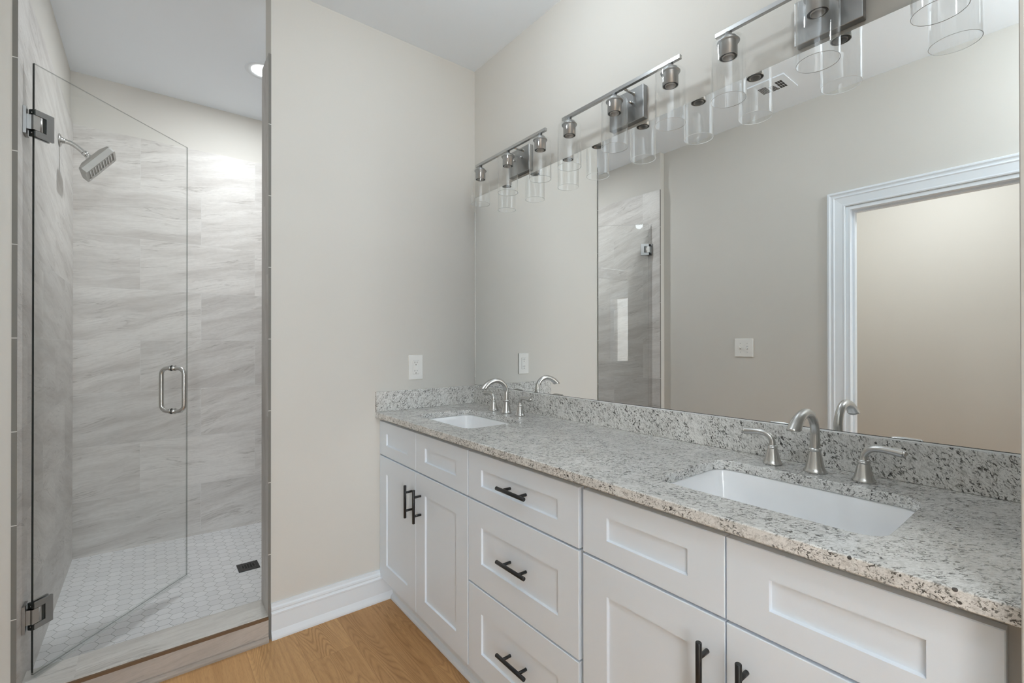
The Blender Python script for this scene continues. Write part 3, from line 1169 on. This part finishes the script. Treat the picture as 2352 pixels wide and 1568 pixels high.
# ------------------------------------------------------------------ faucets
def make_faucet(label, x, y):
    t = thing('faucet', label, 'faucet', (x, y, ZC1), 'widespread faucets')
    b = new_bm()
    prof = [(0, 0), (0.0255, 0.0), (0.0262, 0.0025), (0.0258, 0.0055), (0.0235, 0.008), (0.0212, 0.014), (0.0178, 0.030), (0.0148, 0.046), (0.0135, 0.053),
            (0.0132, 0.0545), (0.0150, 0.0555), (0.0156, 0.0580), (0.0150, 0.0605), (0.0130, 0.0615), (0.0122, 0.0625)]
    add_lathe(b, prof, 36)
    pth = spline([(0, 0, 0.060, .0120, .0120), (0.001, 0, 0.085, .0112, .0112), (0.000, 0, 0.108, .0106, .0108), (-0.010, 0, 0.131, .0104, .0108),
                  (-0.032, 0, 0.149, .0106, .0110), (-0.060, 0, 0.1555, .0112, .0112), (-0.088, 0, 0.1505, .0122, .0118), (-0.111, 0, 0.1385, .0138, .0130),
                  (-0.129, 0, 0.1230, .0155, .0140)], 6)
    rr_ = add_sweep(b, pth, 24, side=(0, 1, 0))
    tv = (Vector(pth[-1][:3]) - Vector(pth[-3][:3])).normalized()
    for v in rr_[-1]:
        v.co += tv * ((0.1215 - v.co.z) / tv.z)
    for v in rr_[-2]:
        v.co += tv * ((0.1245 - v.co.z) / tv.z) * 0.7
    obj('spout', b, M_NICKEL, t)
    b = new_bm()
    add_sweep(b, [(-0.1300, 0, 0.1225, .0110, .0105), (-0.1300, 0, 0.1211, .0110, .0105)], 20, side=(0, 1, 0))
    obj('aerator', b, M_SOCKET_DK, t)
    for s in (1, -1):
        b = new_bm()
        hp = [(0, 0), (0.0232, 0.0), (0.0240, 0.0025), (0.0234, 0.0055), (0.0212, 0.0080), (0.0190, 0.014), (0.0152, 0.030), (0.0124, 0.0420), (0.0118, 0.0435),
              (0.0134, 0.0445), (0.0138, 0.0460), (0.0130, 0.0475), (0.0118, 0.0482), (0.0126, 0.0490), (0.0124, 0.0505), (0.0106, 0.0520), (0.0, 0.0525)]
        add_lathe(b, hp, 32)
        h = obj('handle', b, M_NICKEL, t, loc=(0, s * 0.102, 0))
        b = new_bm()
        lp = spline([(0, 0, 0.050, .0088, .0088), (0.0, 0.000, 0.060, .0080, .0080), (0, s * 0.004, 0.070, .0076, .0078), (0, s * 0.014, 0.0785, .0078, .0076),
                     (0, s * 0.030, 0.0820, .0080, .0078), (0, s * 0.050, 0.0815, .0086, .0086), (0, s * 0.070, 0.0795, .0094, .0096), (0, s * 0.0725, 0.0792, .0094, .0098)], 6)
        add_sweep(b, lp, 20, side=(1, 0, 0))
        obj('lever', b, M_NICKEL, h)
    return t


make_faucet('brushed nickel arched faucet with two levers behind the basin nearest the back wall', -0.103, -0.421)
make_faucet('brushed nickel arched faucet with two levers behind the basin nearest the right edge', -0.091, -1.697)

# ------------------------------------------------------------------ mirror
mr = thing('wall_mirror', 'wide frameless mirror on the right wall above the granite backsplash', 'mirror', (0, 0, 0))
MY0, MY1, MZ0, MZ1 = -0.0115, YR + 0.0015, 1.0035, 2.0345
bm = new_bm()
add_box(bm, -0.0062, -0.0055, MY1, MY0, MZ0, MZ1)
obj('reflective_face', bm, M_MIRROR, mr)
bm = new_bm()
add_box(bm, -0.0054, -0.0006, MY1, MY0, MZ0, MZ1)
obj('backing', bm, M_GEDGE, mr)
bm = new_bm()
add_box(bm, -0.0070, -0.0063, MY1, MY0, MZ0 - 0.0012, MZ0 + 0.0008)
add_box(bm, -0.0070, -0.0006, MY1, MY0, MZ0 - 0.0022, MZ0 - 0.0012)
obj('bottom_channel', bm, M_GEDGE, mr)
bm = new_bm()
add_box(bm, -0.0068, -0.0006, MY0 + 0.0002, MY0 + 0.0032, MZ0, MZ1 - 0.08)
obj('polished_edge', bm, M_NICKEL_P, mr)


# ------------------------------------------------------------------ vanity lights
def make_vanity_light(label, yc):
    X = -0.091
    t = thing('vanity_light', label, 'wall light', (0, yc, 2.147), 'three-shade vanity lights')
    b = new_bm()
    add_box(b, -0.026, -0.0005, -0.078, 0.078, -0.100, 0.021)
    bmesh.ops.recalc_face_normals(b, faces=b.faces)
    bevel(b, 0.0022, 3)
    obj('backplate', b, M_NICKEL_D, t)
    b = new_bm()
    add_box(b, X - 0.0065, X + 0.0065, -0.267, 0.267, -0.0065, 0.0065)
    bmesh.ops.recalc_face_normals(b, faces=b.faces)
    bevel(b, 0.0008, 2)
    obj('bar', b, M_NICKEL_Y, t)
    for s in (-1, 1):
        b = new_bm()
        add_tube(b, (X + 0.004, s * 0.036, 0.0), (-0.025, s * 0.036, 0.0), 0.0045, 16)
        add_tube(b, (-0.0275, s * 0.036, 0.0), (-0.0255, s * 0.036, 0.0), 0.0075, 18)
        obj('arm', b, M_NICKEL, t)
        b = new_bm()
        add_lathe(b, [(0, 0), (0.0045, 0), (0.0045, 0.007), (0.006, 0.009), (0.0058, 0.013), (0.003, 0.0155), (0, 0.016)], 18, (-0.0255, s * 0.028, -0.030), Matrix.Rotation(-PI / 2, 3, 'Y'))
        obj('finial', b, M_NICKEL_P, t)
    for k in (1, 0, -1):
        yy = k * 0.2295
        b = new_bm()
        add_lathe(b, [(0, -0.004), (0.0095, -0.0065), (0.0095, -0.018), (0.011, -0.0185), (0.018, -0.0195), (0.0225, -0.0225), (0.0235, -0.0265), (0.0235, -0.0285), (0.010, -0.0288)], 32)
        add_lathe(b, [(0.010, -0.0322), (0.0305, -0.0325), (0.0312, -0.0340), (0.0305, -0.0360), (0.0255, -0.0368), (0.0248, -0.0375), (0.0248, -0.0780), (0.0238, -0.0784), (0.0232, -0.0780), (0.0230, -0.0520)], 36)
        so = obj('lamp_holder', b, M_NICKEL_S, t, loc=(X, yy, 0))
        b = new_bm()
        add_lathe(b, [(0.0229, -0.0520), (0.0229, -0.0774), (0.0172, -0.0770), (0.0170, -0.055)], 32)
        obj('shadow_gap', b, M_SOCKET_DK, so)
        b = new_bm()
        add_lathe(b, [(0.0166, -0.0500), (0.0169, -0.0795), (0.0160, -0.0805), (0.0146, -0.0795), (0.0140, -0.070), (0.0128, -0.069), (0.0136, -0.066), (0.0122, -0.065), (0.0130, -0.062), (0.0116, -0.061), (0.0122, -0.057), (0.0, -0.056)], 32)
        obj('bulb_socket', b, M_SOCKET_IN, so)
        b = new_bm()
        Ro, th = 0.0480, 0.0016
        outer = [(0.0235, -0.0288), (0.034, -0.0290), (0.0400, -0.0300), (0.0445, -0.0330), (0.0470, -0.0370), (Ro, -0.0425), (Ro, -0.120), (Ro, -0.2030)]
        inner = [(Ro - th, -0.2030), (Ro - th, -0.120), (Ro - th, -0.0440), (0.0445, -0.0395), (0.0423, -0.0360), (0.0385, -0.0330), (0.0330, -0.0320), (0.0235, -0.0320)]
        add_lathe(b, outer, 56, mi=0)
        add_lathe(b, inner, 56, mi=0)
        add_lathe(b, [(Ro, -0.2030), (Ro - 0.0004, -0.2037), (Ro - th + 0.0004, -0.2037), (Ro - th, -0.2030)], 56, mi=1)
        obj('glass_shade', b, [M_SHADE, M_GRIM], so)
    return t


make_vanity_light('brushed nickel three-shade wall light nearest the back wall above the mirror', -0.420)
make_vanity_light('middle brushed nickel three-shade wall light above the mirror', -1.056)
make_vanity_light('brushed nickel three-shade wall light nearest the top right corner of the photo', -1.706)

# ------------------------------------------------------------------ outlet and switch
ou = thing('electrical_outlet', 'white duplex outlet on the back wall above the countertop', 'outlet', (-0.3605, 0, 1.112))
bm = new_bm()
add_box(bm, -0.0385, 0.0385, -0.0058, -0.0003, -0.062, 0.062)
bmesh.ops.recalc_face_normals(bm, faces=bm.faces)
bevel(bm, 0.0025, 3)
obj('cover_plate', bm, M_PLASTIC, ou)
bm = new_bm()
add_box(bm, -0.0172, 0.0172, -0.0061, -0.0055, -0.0345, 0.0345)
obj('shadow_line', bm, M_SOCKET_IN, ou)
bm = new_bm()
add_box(bm, -0.0165, 0.0165, -0.0078, -0.0055, -0.0335, 0.0335)
bmesh.ops.recalc_face_normals(bm, faces=bm.faces)
bevel(bm, 0.0008, 2)
rc = obj('receptacle', bm, M_PLASTIC, ou)
for zc in (0.021, -0.021):
    bm = new_bm()
    add_box(bm, -0.0078, -0.0055, -0.0081, -0.0077, zc - 0.0005, zc + 0.0075)
    add_box(bm, 0.0050, 0.0068, -0.0081, -0.0077, zc + 0.0005, zc + 0.0070)
    add_lathe(bm, [(0, 0.0), (0.0024, 0.0), (0.0024, 0.0004), (0, 0.0004)], 14, (-0.0005, -0.0077, zc - 0.008), Matrix.Rotation(PI / 2, 3, 'X'))
    obj('socket_slots', bm, M_DARK, rc)
bm = new_bm()
add_box(bm, -0.005, 0.005, -0.0086, -0.0077, 0.0008, 0.0044)
add_box(bm, -0.005, 0.005, -0.0086, -0.0077, -0.0044, -0.0008)
obj('test_buttons', bm, M_PLASTIC, rc)

sw = thing('light_switch', 'white double toggle switch plate on the left wall, seen in the mirror', 'light switch', (XL, -0.629, 1.200))
bm = new_bm()
add_box(bm, 0.0003, 0.006, -0.0625, 0.0625, -0.0625, 0.0625)
bmesh.ops.recalc_face_normals(bm, faces=bm.faces)
bevel(bm, 0.0025, 3)
obj('cover_plate', bm, M_PLASTIC, sw)
for yy, up in ((0.0230, 1), (-0.0230, -1)):
    bm = new_bm()
    add_box(bm, 0.0058, 0.0064, yy - 0.0050, yy + 0.0050, -0.012, 0.012)
    obj('toggle_slot', bm, M_SOCKET_IN, sw)
    bm = new_bm()
    add_prism(bm, [(-0.004, 0.0), (up * 0.003, 0.017), (up * 0.011, 0.017), (0.006, 0.0)], 'y', yy - 0.0038, yy + 0.0038)
    for v in bm.verts:
        v.co.x += 0.0060
    obj('toggle', bm, M_PLASTIC, sw)
bm = new_bm()
bm.free()
for yy in (0.023, -0.023):
    for zz in (0.030, -0.030):
        bm = new_bm()
        add_lathe(bm, [(0, 0), (0.0028, 0.0), (0.0026, 0.0008), (0, 0.001)], 12, (0.0059, yy, zz), Matrix.Rotation(PI / 2, 3, 'Y'))
        obj('screw', bm, M_SOCKET_IN, sw)

# ------------------------------------------------------------------ shower door (open inward)
TH = math.radians(48.1)
sd = thing('shower_door', 'frameless clear glass shower door swung open into the shower', 'shower door', (-1.733, 0.090, 0))
sd.rotation_euler = (0, 0, TH)           # local x runs along the glass, local y through it
GW, GT, GZ0, GZ1 = 0.680, 0.0080, 0.112, 2.186
bm = new_bm()
fs = add_box(bm, 0.0, GW, -GT / 2, GT / 2, GZ0, GZ1)
fs[0].material_index = 2
fs[1].material_index = 2      # top
fs[3].material_index = 2      # free edge
fs[5].material_index = 1      # hinge edge
obj('glass_panel', bm, [M_GLASS, M_GEDGE, M_GEDGE2], sd)
bm = new_bm()
add_box(bm, 0.0, GW, -GT / 2 - 0.0012, GT / 2 + 0.0012, 0.1040, 0.1190)
add_prism(bm, [(-0.006, 0.110), (-0.016, 0.1040), (-0.015, 0.1032), (-0.005, 0.108)], 'x', 0.0, GW)
obj('door_sweep', bm, M_SEAL, sd)

for zc in (1.982, 0.312):
    hz = new_bm()
    # glass clamps with the notch for the knuckle, both faces
    poly = [(-0.004, -0.045), (0.056, -0.045), (0.056, 0.045), (-0.004, 0.045), (-0.004, 0.026), (0.031, 0.026), (0.031, -0.026), (-0.004, -0.026)]
    for s in (-1, 1):
        y0 = s * (GT / 2 + 0.0006)
        y1 = s * (GT / 2 + 0.0086)
        A = [hz.verts.new((u, y0, zc + v)) for u, v in poly]
        B = [hz.verts.new((u, y1, zc + v)) for u, v in poly]
        n = len(poly)
        for i in range(n):
            j = (i + 1) % n
            hz.faces.new((A[i], A[j], B[j], B[i]))
        hz.faces.new(A)
        hz.faces.new(B)
    bmesh.ops.recalc_face_normals(hz, faces=hz.faces)
    hg = obj('hinge', hz, M_NICKEL_D, sd)
    k = new_bm()
    add_box(k, -0.010, 0.019, -0.0118, 0.0118, zc - 0.0245, zc + 0.0245)
    add_tube(k, (0.0135, 0, zc - 0.0244), (0.0135, 0, zc + 0.0244), 0.0122, 24)
    obj('knuckle', k, M_NICKEL_K, hg)
    k = new_bm()
    # wall plate lies flat on the tiled wall: undo the door's turn
    R = Matrix.Rotation(-TH, 4, 'Z')
    add_box(k, -0.0215, -0.0135, -0.026, 0.026, zc - 0.045, zc + 0.045, mat=R)
    add_box(k, -0.0140, 0.004, -0.010, 0.010, zc - 0.0245, zc + 0.0245, mat=R)
    obj('wall_plate', k, M_NICKEL_D, hg)
    k = new_bm()
    for s in (-1, 1):
        add_box(k, -0.006, 0.001, -0.0095, 0.0095, zc + s * 0.0365 - 0.0095, zc + s * 0.0365 + 0.0085)
    add_box(k, 0.0185, 0.0305, -0.0100, 0.0100, zc - 0.0255, zc + 0.0255)
    obj('gasket', k, M_GEDGE, hg)
    k = new_bm()
    for s in (-1, 1):
        add_lathe(k, [(0, 0), (0.0028, 0), (0.0024, 0.001), (0, 0.0012)], 12, (-0.006, 0, zc + s * 0.034), Matrix.Rotation(-PI / 2, 3, 'Y'))
    obj('screw_heads', k, M_NICKEL_P, hg)

bm = new_bm()
sH, zb_, zt_, ro, out = 0.594, 0.917, 1.118, 0.0095, 0.056
pp = []
cr = 0.030
loop = []
for (cy_, cz_, a0) in ((out - cr, zt_ - cr, 0), (-out + cr, zt_ - cr, 90), (-out + cr, zb_ + cr, 180), (out - cr, zb_ + cr, 270)):
    for k in range(9):
        a = math.radians(a0 + 90 * k / 8)
        loop.append((cy_ + cr * math.cos(a), cz_ + cr * math.sin(a)))
N = len(loop)
rings = []
for i, (yy, zz) in enumerate(loop):
    a, c_ = loop[i - 1], loop[(i + 1) % N]
    t_ = Vector((0, c_[0] - a[0], c_[1] - a[1])).normalized()
    s_ = Vector((1, 0, 0))
    w_ = t_.cross(s_)
    rings.append([bm.verts.new(Vector((sH, yy, zz)) + s_ * ro * math.cos(2 * PI * q / 18) + w_ * ro * math.sin(2 * PI * q / 18)) for q in range(18)])
for i in range(N):
    A, B = rings[i], rings[(i + 1) % N]
    for q in range(18):
        j = (q + 1) % 18
        f = bm.faces.new((A[q], A[j], B[j], B[q]))
        f.smooth = True
ph = obj('pull_handle', bm, M_NICKEL, sd)
bm = new_bm()
for zz in (zb_, zt_):
    for s in (-1, 1):
        y0, y1 = s * (GT / 2 + 0.0014), s * (GT / 2 + 0.0080)
        add_tube(bm, (sH, y0, zz), (sH, y1, zz), 0.0135, 24)
obj('washer', bm, M_NICKEL_P, ph)
bm = new_bm()
for zz in (zb_, zt_):
    for s in (-1, 1):
        y0, y1 = s * (GT / 2 + 0.0001), s * (GT / 2 + 0.0013)
        add_tube(bm, (sH, y0, zz), (sH, y1, zz), 0.0130, 24)
obj('rubber_ring', bm, M_GEDGE, ph)

# ------------------------------------------------------------------ shower head
sh = thing('showerhead', 'brushed nickel rectangular shower head on a curved arm from the tiled left shower wall', 'shower head', (XT, 0.847, 2.182))
RX = Matrix.Rotation(PI / 2, 3, 'Y')
bm = new_bm()
add_lathe(bm, [(0, 0.0005), (0.0295, 0.0005), (0.0300, 0.003), (0.0270, 0.006), (0.0160, 0.010), (0.0125, 0.016), (0.0120, 0.020), (0, 0.020)], 32, (0, 0, 0), RX)
obj('wall_flange', bm, M_NICKEL, sh)
bm = new_bm()
pth = spline([(0.004, 0, 0, .0105, .0105), (0.025, 0, -0.001, .0105, .0105), (0.045, 0, -0.007, .0105, .0105), (0.062, 0, -0.018, .0105, .0105), (0.080, 0, -0.033, .0105, .0105), (0.091, 0, -0.0430, .0105, .0105)], 6)
add_sweep(bm, pth, 20, side=(0, 1, 0))
obj('arm', bm, M_NICKEL, sh)
nA = Vector((0.70, 0, -0.714)).normalized()
hN = Vector((0.79, 0, -0.613)).normalized()
rotA = nA.to_track_quat('Z', 'Y').to_matrix()
bm = new_bm()
add_lathe(bm, [(0, 0), (0.0130, 0.0), (0.0130, 0.016), (0.009, 0.017), (0.009, 0.021), (0.0145, 0.022), (0.0165, 0.027), (0.0165, 0.036), (0.012, 0.042), (0, 0.042)], 24, (0.085, 0, -0.037), rotA)
obj('swivel_nut', bm, M_NICKEL_P, sh)
base = Vector((0.109, 0, -0.060))
uA = Vector((0.613, 0, 0.79)).normalized()
vA = Vector((0, 1, 0))


def head_pt(u, v, n):
    return base + uA * u + vA * v + hN * n


bm = new_bm()
layers = [(0.0, 0.024, 0.024), (0.004, 0.054, 0.048), (0.016, 0.080, 0.070), (0.026, 0.085, 0.075), (0.050, 0.085, 0.075)]
rg = []
for n_, hu, hv in layers:
    c_ = min(hu, hv) * 0.12
    pts = [(hu - c_, -hv), (hu, -hv + c_), (hu, hv - c_), (hu - c_, hv), (-hu + c_, hv), (-hu, hv - c_), (-hu, -hv + c_), (-hu + c_, -hv)]
    rg.append([bm.verts.new(head_pt(u, v, n_)) for u, v in pts])
# recessed spray face
for n_, hu, hv in ((0.050, 0.073, 0.063), (0.044, 0.072, 0.062)):
    c_ = 0.004
    pts = [(hu - c_, -hv), (hu, -hv + c_), (hu, hv - c_), (hu - c_, hv), (-hu + c_, hv), (-hu, hv - c_), (-hu, -hv + c_), (-hu + c_, -hv)]
    rg.append([bm.verts.new(head_pt(u, v, n_)) for u, v in pts])
for A, B in zip(rg[:-1], rg[1:]):
    for k in range(8):
        j = (k + 1) % 8
        bm.faces.new((A[k], A[j], B[j], B[k]))
bm.faces.new(rg[0])
bm.faces.new(rg[-1])
hd = obj('spray_head', bm, M_NICKEL_H, sh)
bm = new_bm()
MH = Matrix(((uA.x, 0, hN.x), (0, 1, 0), (uA.z, 0, hN.z))).to_4x4()
MH.translation = base
for k in range(9):
    u = -0.060 + k * 0.015
    add_box(bm, u - 0.0016, u + 0.0016, -0.061, 0.061, 0.0436, 0.0500, mat=MH)
obj('nozzle_bars', bm, M_NICKEL_P, hd)
bm = new_bm()
for k in range(8):
    u = -0.0525 + k * 0.015
    add_box(bm, u - 0.0026, u + 0.0026, -0.056, 0.056, 0.0436, 0.0448, mat=MH)
obj('nozzle_slots', bm, M_SOCKET_IN, hd)

# ------------------------------------------------------------------ shower drain
dr = thing('shower_drain', 'black square drain grate set in the white hexagon mosaic floor', 'drain', (dx, dy, 0.014))
bm = new_bm()
add_box(bm, -0.0505, 0.0505, -0.0505, 0.0505, 0.0002, 0.0042)
bmesh.ops.recalc_face_normals(bm, faces=bm.faces)
bevel(bm, 0.001, 2)
obj('grate', bm, mat_simple('drain_black', (0.025, 0.025, 0.026), 0.42), dr)
bm = new_bm()
for i in range(5):
    w = (3, 5, 5, 5, 3)[i]
    for j in range(w):
        yy = (j - (w - 1) / 2) * 0.0105
        xx = (i - 2) * 0.0125
        add_box(bm, xx - 0.0048, xx + 0.0048, yy - 0.0028, yy + 0.0028, 0.0040, 0.0044)
obj('grate_slots', bm, mat_simple('drain_slot', (0.003, 0.003, 0.003), 0.9), dr)
bm = new_bm()
for i in range(6):
    xx = (i - 2.5) * 0.0125
    add_box(bm, xx - 0.0008, xx + 0.0008, -0.026, 0.026, 0.0040, 0.0049)
obj('grate_ribs', bm, mat_simple('drain_rib', (0.09, 0.09, 0.09), 0.4), dr)
